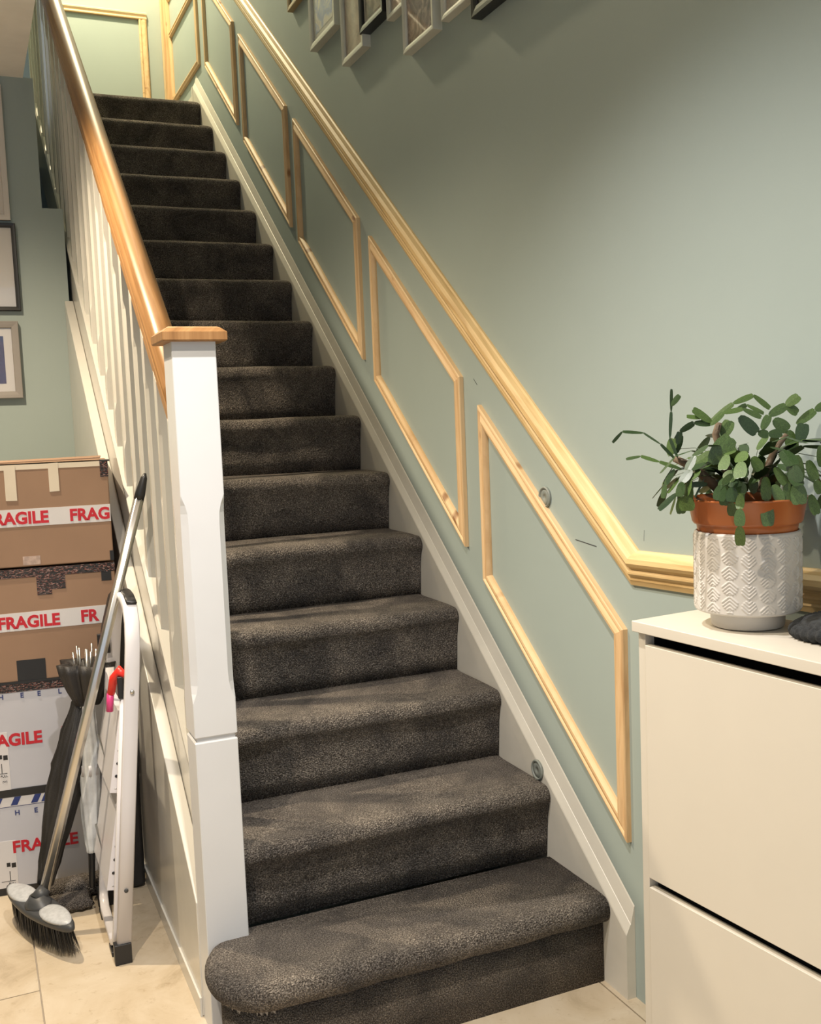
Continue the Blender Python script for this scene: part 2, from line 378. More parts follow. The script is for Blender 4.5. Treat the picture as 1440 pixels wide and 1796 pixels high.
rel(loft('carpeted_riser', rg, M_CARPET, st, True), st)
bm = bmesh.new()
for k in range(70):        # frayed carpet backing under the nosing's rounded end
    a = math.radians(random.uniform(150, 262)); p = Vector((-.775 + .112 * math.cos(a), .110 + .122 * math.sin(a), .134)); l = random.uniform(.004, .016)
    t = Vector((-math.sin(a), math.cos(a), 0)) * random.uniform(.002, .006)
    v = [bm.verts.new(p + t), bm.verts.new(p - t), bm.verts.new(p + Vector((0, 0, -l)) + t * random.uniform(-.8, .8))]
    bm.faces.new(v)
me = bpy.data.meshes.new('carpet_fray'); bm.to_mesh(me); bm.free()
rel(ob('carpet_fray', me, plain('fray_threads', (0.30, 0.27, 0.24), 0.9), st), st)['kind'] = 'stuff'
# wall string (skirting) with moulded top
yb, yt = -.091, 15.6 * G
def zz(y, o): return SL * y + o
prof = [(0.0, -.34), (0.0, .199), (.0012, .203), (.0105, .222), (.0112, .2235), (.0125, .2245), (.0215, .262), (.0235, .266), (.0235, -.34)]
def str_ring(y):
    zc = F
    return [(x, y, max(zc, zz(y, o))) for x, o in prof]
ys = [yb] + [yb + (yt - yb) * k / 30 for k in range(1, 31)]
rel(loft('wall_string', [str_ring(y) for y in ys], M_CREAM, st, False), st)
# end block top is level-cut; little upright at landing
rel(box('skirting_end', (-.002, yt, 3.04), (.0235, yt + .03, 3.17), M_CREAM, st, .002), st)
rel(box('landing_skirting', (.006, yt + .03, 3.04), (.0235, 4.438, 3.14), M_CREAM, st, .003), st)
rel(prism('outer_string', [(.285, .285 * SL - .03), (.285, .285 * SL + .215), (3.72, 3.72 * SL + .215), (3.72, 3.72 * SL - .12), (1.0, 1.0 * SL - .03)], 'x', -.852, -.820, M_WHITE, st, .002), st)

# ================================================================== BALUSTRADE
bl = tag(empty('balustrade', (-.836, .246, F)), 'white stair balustrade with square spindles, newel post and varnished oak handrail', 'balustrade')
def sq_ring(cx, cy, z, h, c):
    return [(cx - h + c, cy - h, z), (cx + h - c, cy - h, z), (cx + h, cy - h + c, z), (cx + h, cy + h - c, z), (cx + h - c, cy + h, z), (cx - h + c, cy + h, z), (cx - h, cy + h - c, z), (cx - h, cy - h + c, z)]
NX, NY, NH = -.836, .246, .046
rel(loft('newel_base', [sq_ring(NX, NY, z, NH - d, c) for z, c, d in [(F, .0015, 0), (.636, .0015, 0), (.639, .003, .002)]], M_NEWEL, bl, False), bl)
rel(box('newel_joint', (NX - NH + .005, NY - NH + .005, .637), (NX + NH - .005, NY + NH - .005, .650), M_NEWEL, bl), bl)
rel(loft('newel_post', [sq_ring(NX, NY, z, NH - d, c) for z, c, d in [(.648, .003, .001), (.650, .0015, 0), (.725, .0015, 0), (.733, .004, 0), (.744, .0085, 0), (.762, .0125, 0), (.785, .0135, 0), (1.105, .0135, 0), (1.128, .0125, 0), (1.146, .0085, 0), (1.157, .004, 0), (1.165, .0015, 0), (1.485, .0015, 0)]], M_NEWEL, bl, False), bl)
capr = [sq_ring(NX, NY, z, .046 + h, .001) for z, h in [(1.484, .018), (1.487, .021), (1.503, .021), (1.512, .010), (1.515, .004)]]
cp = rel(loft('newel_cap', capr, M_OAK, bl, False, uvlen=True), bl); cp['label'] = 'square oak newel cap'
# handrail (mushroom section) and fillet, base rail
def slope_sweep(name, prof, x, off, y0, y1, mat, parent, smooth=True):
    rings = []; n = 12; uv = []
    for k in range(n + 1):
        y = y0 + (y1 - y0) * k / n
        rings.append([(x + a, y, SL * y + off + b / math.cos(ang)) for a, b in prof])
    return loft(name, rings, mat, parent, smooth, True, True)
hp = [(-.014, 0), (-.024, .003), (-.030, .008), (-.0315, .015), (-.030, .022), (-.026, .030), (-.024, .036), (-.024, .042), (-.020, .050), (-.011, .056), (0, .058), (.011, .056), (.020, .050), (.024, .042), (.024, .036), (.026, .030), (.030, .022), (.0315, .015), (.030, .008), (.024, .003), (.014, 0)]
hp = [(a * 1.08, b) for a, b in hp]
rel(slope_sweep('handrail', hp, -.836, 1.066, .290, 3.70, M_OAK, bl), bl)
rel(slope_sweep('handrail_neck', [(-.021, 0), (-.0235, .006), (-.024, .016), (-.019, .026), (-.020, .062), (.020, .062), (.019, .026), (.024, .016), (.0235, .006), (.021, 0)], -.836, 1.010, .290, 3.70, M_OAK, bl, False), bl)
rel(slope_sweep('handrail_fillet', [(-.0165, 0), (-.0165, .035), (.0165, .035), (.0165, 0)], -.836, .972, .290, 3.70, M_OAK, bl, False), bl)
rel(slope_sweep('base_rail', [(-.024, 0), (-.026, .004), (-.026, .014), (-.020, .020), (.020, .020), (.026, .014), (.026, .004), (.024, 0)], -.836, .205, .290, 3.70, M_WHITE, bl, False), bl)
# spindles: one mesh, copied
bz0, bz1 = .222, .976
def spindle_mesh():
    h = .0175; rings = []
    a0 = SL * h
    def ring(z, c, tilt=0): return [(x, y, z + tilt * y) for x, y, _ in sq_ring(0, 0, 0, h, c)]
    L = bz1 - bz0
    for z, c, t in [(0, .0008, SL), (.105, .0008, 0), (.115, .003, 0), (.130, .0068, 0), (.150, .0075, 0), (L - .16, .0075, 0), (L - .14, .0068, 0), (L - .125, .003, 0), (L - .115, .0008, 0), (L, .0008, SL)]:
        rings.append(ring(z, c, t))
    return rings
first = None
for k in range(-1, 24):
    y = .5745 + .1511 * (k - 1) + .0175 + .0
    if y < .31 or y > 3.66: continue
    if first is None:
        first = loft('spindle', spindle_mesh(), M_WHITE, bl, False); o = first
    else:
        o = bpy.data.objects.new('spindle', first.data); COL.objects.link(o); o.parent = bl
    o.location = Vector((-.836, y, SL * y + bz0)) - bl.location

# ================================================================== WALL MOULDINGS
def rail_between(name, p, q, dirp, dirq, prof, mat, parent, xw=XW):
    """moulding from p to q in the wall plane (y,z); dirp/dirq = mitre vectors per unit of width"""
    n = len(prof); rings = []; K = 6; uv = []
    L = math.dist(p, q)
    for k in range(K + 1):
        t = k / K
        for d, h in prof:
            a = (p[0] + dirp[0] * d, p[1] + dirp[1] * d); b = (q[0] + dirq[0] * d, q[1] + dirq[1] * d)
            rings.append((xw - h, a[0] + (b[0] - a[0]) * t, a[1] + (b[1] - a[1]) * t)); uv.append((t * L + 0, d + h * .5))
    fs = []
    for k in range(K):
        for i in range(n): fs.append((k * n + i, k * n + (i + 1) % n, (k + 1) * n + (i + 1) % n, (k + 1) * n + i))
    fs += [tuple(range(n))[::-1], tuple(range(K * n, K * n + n))]
    return mesh(name, rings, fs, mat, parent, False, uv)
PANEL = [(0, 0), (0, .012), (.002, .0145), (.006, .0155), (.009, .0135), (.011, .0115), (.014, .0125), (.023, .0175), (.029, .0165), (.033, .010), (.0345, .006), (.0345, 0)]
def inset_vec(a, b, c):
    """unit-width mitre vector at b for polygon a-b-c, inward (polygon clockwise seen from the room: inside is on the right)"""
    def nrm(p, q):
        d = (q[0] - p[0], q[1] - p[1]); l = math.hypot(*d); return (d[1] / l, -d[0] / l)
    n1, n2 = nrm(a, b), nrm(b, c)
    k = 1 + n1[0] * n2[0] + n1[1] * n2[1]; return ((n1[0] + n2[0]) / k, (n1[1] + n2[1]) / k)
def wall_frame(corners, label, parent_grp='pine panel frames up the stair wall', prof=PANEL):
    cy = sum(c[0] for c in corners) / 4; cz = sum(c[1] for c in corners) / 4
    t = tag(empty('panel_frame', (XW, cy, cz)), label, 'moulding', parent_grp)
    area = sum(corners[i][0] * corners[(i + 1) % 4][1] - corners[(i + 1) % 4][0] * corners[i][1] for i in range(4))
    if area > 0: corners = corners[::-1]
    for i in range(4):
        a, b, c, d = corners[i - 1], corners[i], corners[(i + 1) % 4], corners[(i + 2) % 4]
        o = rail_between('rail', b, c, inset_vec(a, b, c), inset_vec(b, c, d), prof, M_PINE, t); rel(o, t)
    return t
T, B = .893, .407
def para(y0, y1, t=T, b=B): return [(y0, SL * y0 + b), (y0, SL * y0 + t), (y1, SL * y1 + t), (y1, SL * y1 + b)]
wall_frame(para(-.084, .578), 'lowest and largest pine panel frame on the stair wall, beside the white cabinet')
wall_frame(para(.684, 1.339), 'second pine panel frame up the stair wall from the cabinet')
wall_frame(para(1.441, 2.110), 'third pine panel frame up the stair wall with dark knots in its top rail')
wall_frame(para(2.209, 2.872), 'fourth pine panel frame up the stair wall, middle height')
wall_frame(para(2.975, 3.560, .905, .43), 'fifth pine panel frame, the last slanting one before the landing')
wall_frame([(3.70, 3.245), (3.70, 3.66), (4.44, 3.66), (4.44, 3.245)], 'level rectangular pine panel frame on the side wall of the landing')
# far wall frame
def far_rail(lo, hi, parent, vert):
    (x0, z0), (x1, z1) = lo, hi; pr = [(d / .0345, h) for d, h in PANEL]; vs = []; uv = []
    for t in (0, 1):
        for d, h in pr:
            if vert: vs.append((x0 + (x1 - x0) * d, 4.5 - h, z0 + (z1 - z0) * t)); uv.append((z1 * t, d * .04))
            else: vs.append((x0 + (x1 - x0) * t, 4.5 - h, z0 + (z1 - z0) * d)); uv.append((x1 * t, d * .04))
    n = len(pr); fs = [(i, (i + 1) % n, n + (i + 1) % n, n + i) for i in range(n)] + [tuple(range(n)), tuple(range(2 * n - 1, n - 1, -1))]
    return rel(mesh('rail', vs, fs, M_PINE, parent, False, uv), parent)
ff = tag(empty('panel_frame', (-.47, 4.5, 3.5)), 'square pine panel frame on the far landing wall above the top step', 'moulding')
far_rail((-.83, 3.742), (-.105, 3.786), ff, False); far_rail((-.83, 3.20), (-.105, 3.244), ff, False)
far_rail((-.152, 3.244), (-.105, 3.742), ff, True); far_rail((-.83, 3.244), (-.786, 3.742), ff, True)
bt = tag(mesh('corner_batten', [(-.022, 4.44, 3.04), (.0235, 4.44, 3.04), (.0235, 4.497, 3.04), (-.022, 4.497, 3.04), (-.022, 4.44, 4.1), (.0235, 4.44, 4.1), (.0235, 4.497, 4.1), (-.022, 4.497, 4.1)],
     [(0,3,2,1),(4,5,6,7),(0,1,5,4),(1,2,6,5),(2,3,7,6),(3,0,4,7)], M_PINE, None, False, [(0, 0), (0, .05), (0, .1), (0, .15), (1, 0), (1, .05), (1, .1), (1, .15)]),
     'upright pine batten standing in the corner of the landing', 'moulding')
# dado rail
DADO = [(0, 0), (0, .006), (.004, .010), (.008, .022), (.016, .029), (.026, .031), (.033, .027), (.036, .020), (.040, .018), (.045, .021), (.050, .0205), (.056, .013), (.060, .011), (.064, .012), (.067, .010), (.076, .006), (.076, 0)]
dd = tag(empty('dado_rail', (XW, 1.5, 2.2)), 'wide moulded pine dado rail climbing the wall and levelling off at the cabinet', 'dado rail')
pts = [(3.62, SL * 3.62 + 1.112), (-.134, SL * -.134 + 1.112), (-1.7, 1.008 + .062)]
# corners for the dado: polygon direction from top down to the cabinet; width is measured downwards
def dvec(p, q):  # perpendicular, pointing down
    d = (q[0] - p[0], q[1] - p[1]); l = math.hypot(*d); v = (d[1] / l, -d[0] / l)
    return v if v[1] < 0 else (-v[0], -v[1])
n1, n2 = dvec(pts[0], pts[1]), dvec(pts[1], pts[2]); k = 1 + n1[0] * n2[0] + n1[1] * n2[1]; mid = ((n1[0] + n2[0]) / k, (n1[1] + n2[1]) / k)
rel(rail_between('rail', pts[0], pts[1], n1, mid, DADO, M_DADO, dd), dd)
rel(rail_between('rail', pts[1], pts[2], mid, n2, DADO, M_DADO, dd), dd)
rel(rail_between('rail', (4.44, SL * 3.62 + 1.112), (3.62, SL * 3.62 + 1.112), (0, -1), ((n1[0]) / (1 + n1[1] * -1), (n1[1] - 1) / (1 - n1[1])), DADO, M_DADO, dd), dd)
# stair wall light discs
def disc(x, y, z, label):
    t = tag(empty('stair_light', (x, y, z)), label, 'light')
    q = (-1, 0, 0)
    rel(lathe('rim', [(.026, 0), (.0265, .004), (.025, .0065), (.0225, .0068), (.0205, .004), (.0200, .0025), (.0, .0025)][:6] + [(.0001, .0022)], (x, y, z), M_DISC, t, 40, q), t)
    rel(lathe('lens', [(.0195, .0023), (.0185, .0042), (.006, .0046), (.0055, .0036), (.0001, .0034)], (x, y, z), M_DISC, t, 32, q), t)
disc(XW, .249, 1.103, 'round grey stair light set in the wall just above the lowest panel frame')
disc(0.0, .283, .402, 'round grey stair light set in the cream skirting beside the third step')

wr = bpy.data.objects['wall_right']
for (y0, z0, y1, z1) in [(.118, 1.008, .030, 1.000), (.62, 1.412, .60, 1.395), (-.150, 1.030, -.152, 1.052)]:
    mesh('pencil_mark', [(XW - .0006, y0, z0), (XW - .0006, y1, z1), (XW - .0006, y1, z1 + .0018), (XW - .0006, y0, z0 + .0018), (XW + .001, y0, z0), (XW + .001, y1, z1), (XW + .001, y1, z1 + .0018), (XW + .001, y0, z0 + .0018)],
         [(0,1,2,3),(7,6,5,4),(0,4,5,1),(1,5,6,2),(2,6,7,3),(3,7,4,0)], M_GREYPL, wr)
# ================================================================== PICTURES
def picture(axis, u0, u1, z0, z1, w, t, mat, photo, label, group, mount=0.0, base=XW, prof_flat=True):
    """axis 'x': hangs on the right wall (u=y); 'y': hangs on the back wall (u=x)"""
    def pt(u, z, d): return (base - d, u, z) if axis == 'x' else (u, base - d, z)
    e = tag(empty('picture_frame', pt((u0 + u1) / 2, (z0 + z1) / 2, 0)), label, 'picture', group)
    vs = []; fs = []
    prof = [(0, 0), (0, t), (.002, t + .001), (w * .5, t), (w - .002, t - .002), (w, t - .006), (w, 0)]
    for d, h in prof:
        vs += [pt(u0 + d, z0 + d, h), pt(u1 - d, z0 + d, h), pt(u1 - d, z1 - d, h), pt(u0 + d, z1 - d, h)]
    for k in range(len(prof) - 1):
        for i in range(4): fs.append((k * 4 + i, k * 4 + (i + 1) % 4, (k + 1) * 4 + (i + 1) % 4, (k + 1) * 4 + i))
    rel(mesh('frame_moulding', vs, fs, mat, e), e)
    def slab(name, a, b, c, d, h0, h1, m):
        v = [pt(a, c, h0), pt(b, c, h0), pt(b, d, h0), pt(a, d, h0), pt(a, c, h1), pt(b, c, h1), pt(b, d, h1), pt(a, d, h1)]
        return rel(mesh(name, v, [(0,3,2,1),(4,5,6,7),(0,1,5,4),(1,2,6,5),(2,3,7,6),(3,0,4,7)], m, e), e)
    a, b, c, d = u0 + w, u1 - w, z0 + w, z1 - w
    if mount: slab('mount', a, b, c, d, .0005, t - .0105, M_PAPER)
    slab('print', a + mount, b - mount, c + mount, d - mount, .0008, t - .0095, photo)
    slab('glass_pane', a, b, c, d, t - .0088, t - .0075, M_GLASS)
    return e
g1 = 'photo frames high on the stair wall'
picture('x', 1.84, 2.075, 2.92, 3.22, .020, .022, M_NFRAME, M_PH[2], 'narrow natural wood photo frame, leftmost of the row on the stair wall', g1)
picture('x', 1.53, 1.805, 2.680, 3.06, .024, .028, M_WFRAME, M_PH[0], 'white photo frame showing a blue figure, second from the left on the stair wall', g1, .022)
picture('x', 1.275, 1.475, 2.522, 2.88, .022, .028, M_WFRAME, M_PH[1], 'lowest hanging pale frame left of the black one on the stair wall', g1)
picture('x', 1.085, 1.285, 2.560, 2.86, .022, .034, M_BFRAME, M_PH[2], 'black photo frame between two pale frames on the stair wall', g1, .012)
picture('x', .955, 1.078, 2.530, 2.80, .018, .024, M_WFRAME, M_PH[1], 'small pale frame just right of the black one on the stair wall', g1)
picture('x', .740, .953, 2.388, 2.66, .018, .028, M_WFRAME, M_PH[3], 'pale frame with a dark group photograph, lowest in the row on the stair wall', g1)
picture('x', .510, .697, 2.392, 2.68, .018, .024, M_WFRAME, M_PH[1], 'pale frame second from the right on the stair wall, next to a black frame', g1)
picture('x', .15, .507, 2.330, 2.70, .026, .030, M_BFRAME, M_PH[2], 'large black frame at the right end of the row on the stair wall', g1)
g2 = 'framed prints on the hall back wall'
picture('y', -1.50, -1.062, 2.122, 2.62, .022, .022, M_PAPER, M_PAPERL, 'white framed print hanging highest on the hall back wall', g2, .035, 2.33)
picture('y', -1.50, -1.048, 1.782, 2.110, .016, .024, M_BFRAME, M_PAPERL, 'black framed print in the middle of the three on the back wall', g2, 0, 2.33)
p3 = picture('y', -1.40, -1.064, 1.450, 1.742, .026, .030, M_GREYW, M_PH[4], 'grey framed picture with a white mount, lowest on the back wall above the boxes', g2, .030, 2.33)
rel(box('print_sky', (-1.344, 2.3105, 1.605), (-1.120, 2.3115, 1.686), M_SKYBLUE), p3).parent = p3

# ================================================================== CABINET
ca = math.radians(5.5)
cb = tag(empty('shoe_cabinet', (-.245, -.487, F), ca), 'slim white shoe cabinet with dark gaps above its tilting doors, standing by the wall', 'cabinet')
H = .945 - F
CL, CD = 1.10, .20
box('top_panel', (-.004, -CL, H - .019), (CD, .004, H), M_CAB, cb, .0015)
box('side_panel', (.008, -.017, 0), (CD, .000, H - .019), M_CAB, cb, .001)
box('side_panel', (.008, -CL, 0), (CD, -CL + .017, H - .019), M_CAB, cb, .001)
box('back_panel', (CD - .006, -CL + .017, .02), (CD, -.017, H - .019), M_CAB, cb)
box('gap_shade_sheet', (.10, -CL + .017, .02), (.106, -.017, H - .021), M_DARK, cb)  # added near-black sheet, paints the shade seen through the gaps
box('gap_shade_liner', (.028, -.019, .02), (CD - .01, -.0165, H - .021), M_DARK, cb)  # added near-black liners, darken the gap's far end and roof as shade
box('gap_shade_liner', (.022, -CL + .018, H - .021), (CD - .01, -.018, H - .0185), M_DARK, cb)
def door(z0, z1, lab=None):
    d = box('door', (.004, -CL + .019, z0), (.020, -.0205, z1), M_CAB, cb, .0012)
    return d
door(.487 - F + .002, .905 - F - .0)
door(.04, .472 - F)
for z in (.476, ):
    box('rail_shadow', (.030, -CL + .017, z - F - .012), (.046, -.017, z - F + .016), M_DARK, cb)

# ================================================================== VASE AND PLANT
VX, VY, VZ = -.116, -.622, .9465
va = tag(empty('ceramic_pot', (VX, VY, VZ)), 'cream ceramic cover pot embossed with leaf sprigs, standing on the white cabinet', 'pot')
nA, nH = 420, 150; r0 = .0845; h0, h1 = .027, .158
def sprig(u, v):
    cw = 2 * math.pi * r0 / 18; col = int(math.floor(u / cw)); x = (u / cw - col - .5) * 2
    kind = col % 3; p = .0245
    if kind == 2: x = abs(x) * 1.15; t = (-v / p + .25) % 1
    elif kind == 1: x = abs(x) ; t = (v / p + .5) % 1
    else: x = abs(x) * 1.05; t = (v / p) % 1
    w = math.sin(math.pi * min(1, t * 1.05)) ** .55 if 0 < t < .95 else 0
    if x > .9 * w: return 0
    return .5 + .5 * math.cos((t + .50 * x) * 4.2 * 2 * math.pi)
vs, fs = [], []
for j in range(nH + 1):
    h = h0 + (h1 - h0) * j / nH; e = min(1, j / 4, (nH - j) / 5)
    edge = -.0035 * max(0, 1 - j / 4) ** 2 - .002 * max(0, 1 - (nH - j) / 4) ** 2
    for i in range(nA):
        a = 2 * math.pi * i / nA
        rr = r0 + edge + (.0015 * sprig(a * r0, h) if 6 < j < nH - 6 else 0)
        vs.append((rr * math.cos(a), rr * math.sin(a), h))
for j in range(nH):
    for i in range(nA): fs.append((j * nA + i, j * nA + (i + 1) % nA, (j + 1) * nA + (i + 1) % nA, (j + 1) * nA + i))
fs.append(tuple(range(nA))[::-1])
mesh('pot_body', vs, fs, M_CERAM, va, True)
lathe('pot_lip', [(.0825, h1 - .0002), (.081, h1 + .001), (.0795, h1 - .001), (.079, .10), (.0, .1)][:4] + [(.0005, .10)], (0, 0, 0), M_CERAM, va)
lathe('pot_foot', [(.056, 0), (.0585, .002), (.0600, .026), (.0600, .0275), (.001, .0275)], (0, 0, 0), M_CERAM, va)

pc = tag(empty('potted_cactus', (VX, VY, VZ + .105)), 'leafy forest cactus in a terracotta plastic pot, sitting in the cream cover pot', 'plant')
PZ = -.105
lathe('plastic_pot', [(.060, .004), (.070, .03), (.0765, .051), (.0785, .0530), (.0795, .058), (.0805, .0645), (.0850, .066), (.0875, .070), (.0935, .1035), (.0965, .1045), (.0965, .1075), (.0925, .1075), (.0885, .090), (.0865, .075), (.001, .072)], (0, 0, 0), M_TERRA, pc, 72)
lathe('soil', [(.086, .078), (.06, .086), (.001, .088)], (0, 0, 0), M_SOIL, pc, 32)
RT = Vector((.918, -.397, 0)); FW = Vector((.397, .918, 0))
def seg_mesh(name, mat, notch=True):
    # unit segment along +Y, width in X, thin in Z, wavy crenate edge
    out = [(.16, 0), (.34, .12), (.44, .30), (.50, .50), (.50, .68), (.44, .84), (.38, .93), (.16, .97)]
    L = out + [(-x, y) for x, y in out[::-1]]
    vs = [(x, y, 0) for x, y in L] + [(0, y, .03) for y in (.0, .3, .6, .94)] + [(0, y, -.03) for y in (.0, .3, .6, .94)]
    fs = []
    n = len(out); R_ = list(range(n)); Lf = list(range(2 * n - 1, n - 1, -1))
    for side, q in ((R_, 1), (Lf, -1)):
        for base in (16, 20):
            fs += [(side[0], side[1], base + 1, base), (side[1], side[2], side[3], base + 1), (side[3], side[4], base + 2, base + 1), (side[4], side[5], side[6], base + 2), (side[6], side[7], base + 3, base + 2)]
    fs += [(0, 16, 15, 20), (7, 19, 8, 23)]
    me = bpy.data.meshes.new(name); me.from_pydata(vs, [], fs); me.materials.append(mat)
    return me
SEG = [seg_mesh('leaf_segment', M_LEAF), seg_mesh('leaf_segment', M_LEAF2)]
nseg = 0
def add_seg(a, b, w, mi, nrm=None):
    global nseg
    if nseg >= 300: return
    d = b - a; L = d.length; y = d / L; w = w * .86
    n = nrm if nrm is not None else Vector((random.uniform(-1, 1), random.uniform(-1, 1), random.uniform(-.2, 1)))
    x = y.cross(n); 
    if x.length < 1e-3: x = y.orthogonal()
    x.normalize(); z = x.cross(y)
    o = bpy.data.objects.new('leaf_segment', SEG[mi]); COL.objects.link(o); o.parent = pc
    m = Matrix(((x.x * w, y.x * L * 1.04, z.x * w * .6, a.x), (x.y * w, y.y * L * 1.04, z.y * w * .6, a.y), (x.z * w, y.z * L * 1.04, z.z * w * .6, a.z), (0, 0, 0, 1)))
    o.matrix_local = m; nseg += 1
def px(u, v, dep=0.0):      # local plant coordinates (metres across the view, height, depth)
    k = 1 + dep / 1.69
    return RT * ((u - 1312) / 1064 * k) + FW * dep + Vector((0, 0, .105 - (v - 880) / 1064 * k))
def chain(pts, w, mi, dep=0.0, dd=0.0, facing=True):
    P = [px(u, v, dep + dd * i) for i, (u, v) in enumerate(pts)]
    for i in range(len(P) - 1):
        w_ = w; n = (-FW + Vector((random.uniform(-.5, .5), random.uniform(-.3, .3), random.uniform(0, .7)))) if facing else None
        add_seg(P[i], P[i + 1], w if not isinstance(w, list) else w[i], mi, n)
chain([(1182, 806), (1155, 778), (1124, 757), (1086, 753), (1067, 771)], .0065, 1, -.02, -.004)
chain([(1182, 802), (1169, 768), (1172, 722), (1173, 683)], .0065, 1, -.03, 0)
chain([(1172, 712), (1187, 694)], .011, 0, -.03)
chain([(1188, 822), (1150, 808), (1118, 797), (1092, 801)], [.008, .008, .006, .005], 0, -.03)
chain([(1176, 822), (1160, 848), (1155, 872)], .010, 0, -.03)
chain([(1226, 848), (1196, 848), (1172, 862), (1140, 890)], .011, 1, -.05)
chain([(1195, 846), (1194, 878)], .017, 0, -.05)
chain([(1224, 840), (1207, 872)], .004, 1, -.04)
for L, w, dp in [([(1250, 745), (1290, 715), (1325, 702), (1354, 726)], .010, .0), ([(1240, 748), (1262, 728), (1296, 722), (1328, 738)], .009, -.03), ([(1245, 745), (1228, 736), (1202, 732)], .008, -.02),
                 ([(1246, 744), (1213, 720)], .014, -.02), ([(1300, 730), (1320, 720), (1350, 736)], .009, .02), ([(1340, 762), (1352, 738), (1382, 722), (1404, 706)], [.016, .018, .02], .0),
                 ([(1382, 722), (1402, 736)], .016, 0), ([(1322, 765), (1340, 768), (1364, 766)], .015, -.03), ([(1290, 735), (1320, 765)], .02, -.03), ([(1186, 780), (1190, 758), (1215, 744), (1244, 746)], .011, -.02),
                 ([(1175, 800), (1182, 770)], .016, -.01), ([(1188, 798), (1197, 765)], .018, 0), ([(1232, 812), (1268, 768)], .030, -.05), ([(1205, 815), (1238, 795)], .016, -.04),
                 ([(1265, 770), (1277, 742)], .020, -.02), ([(1360, 745), (1385, 765), (1395, 800)], .020, 0), ([(1400, 755), (1432, 732), (1452, 722)], .014, .0), ([(1398, 785), (1405, 752)], .020, -.02)]:
    chain(L, w * 1.2 if not isinstance(w, list) else w, random.choice((0, 0, 1)), dp)
# hanging leaf chains in front
for L, w in [([(1240, 835), (1258, 830), (1240, 850), (1236, 882)], .020), ([(1262, 838), (1268, 880)], .020), ([(1292, 800), (1304, 824)], .024), ([(1314, 836), (1314, 876), (1315, 922)], .020), ([(1330, 820), (1348, 850)], .020),
             ([(1368, 800), (1368, 848), (1370, 886)], .024), ([(1328, 850), (1340, 880)], .016), ([(1352, 845), (1350, 880)], .014), ([(1388, 810), (1400, 845), (1408, 868)], .018), ([(1392, 870), (1402, 905)], .018), ([(1428, 800), (1430, 842), (1438, 875)], .026), ([(1410, 785), (1412, 822)], .022)]:
    chain(L, w * 1.22, 0, -.085, -.004)
def arch(az, rise, spread, n, w, mi, z0=.13):
    p = Vector((math.cos(az) * .025, math.sin(az) * .025, z0 + random.uniform(-.02, .03)))
    e = rise; out = Vector((math.cos(az), math.sin(az), 0)); L = spread / n * 1.25
    for k in range(n):
        q = p + (out * math.cos(e) + Vector((0, 0, math.sin(e)))) * L * random.uniform(.85, 1.15)
        if q.x + VX > .012: q.x = .012 - VX
        if VZ + .105 + q.z < .965: break
        if math.hypot(q.x, q.y) < .105 and q.z < .112 and k > 1: q.z = .115
        add_seg(p, q, w * random.uniform(.85, 1.15), mi, Vector((0, 0, 1)) + out * .4 + Vector((random.uniform(-.4, .4), random.uniform(-.4, .4), 0)))
        p = q; e -= random.uniform(.35, .62)
for k in range(46):
    az = random.uniform(0, 2 * math.pi)
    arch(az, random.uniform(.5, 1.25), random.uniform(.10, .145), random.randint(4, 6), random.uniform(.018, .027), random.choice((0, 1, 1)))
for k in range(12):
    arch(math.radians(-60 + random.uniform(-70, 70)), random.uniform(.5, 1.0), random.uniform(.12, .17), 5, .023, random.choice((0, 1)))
for P_, rr in [([(1262, 868), (1245, 850), (1215, 822), (1180, 804)], [.008, .008, .007, .006]), ([(1290, 870), (1268, 820), (1252, 765), (1258, 745)], [.008, .007, .006, .005]), ([(1330, 870), (1340, 830), (1352, 800), (1375, 770)], [.007, .006, .005, .004])]:
    tube('woody_stem', [px(u, v, -.02) - Vector((0, 0, .0)) for u, v in P_], rr, M_STEM, pc, 8)

# ================================================================== KNITTED HAT
ht = tag(empty('knitted_hat', (-.064, -.800, .9462), math.radians(10)), 'dark grey ribbed knitted hat lying on the cabinet beside the cream pot', 'hat')
rings = []
for k in range(17):      # flattened rolled brim
    pass
def knit_torus(name, rx, ry, rr, z, n=276, m=14, squash=.75, ph=0):
    rings = []
    for i in range(n):
        a = 2 * math.pi * i / n; rib = 1 + .20 * max(-.6, math.cos(a * 46)); ring = []
        wob = 1 + .08 * math.sin(3 * a + ph)
        for j in range(m):
            b = 2 * math.pi * j / m; q = rr * rib
            ring.append(((rx * wob + q * math.cos(b)) * math.cos(a), (ry * wob + q * math.cos(b)) * math.sin(a), z + q * squash * math.sin(b) + .004 * math.sin(2 * a + ph)))
        rings.append(ring)
    rings.append(rings[0]); return loft(name, rings, M_KNIT, ht, True, False)
knit_torus('brim', .060, .090, .014, .0145)
cr_ = lathe('crown', [(.040, .004), (.066, .008), (.067, .020), (.060, .031), (.042, .037), (.020, .0385), (.001, .0365)], (0, 0, 0), M_KNIT, ht, 184, None, lambda a, h: (1 + .10 * math.cos(2 * a + .6) + .05 * math.sin(3 * a)) * (1 + .022 * math.cos(46 * a)))
cr_.scale = (.92, 1.28, 1)

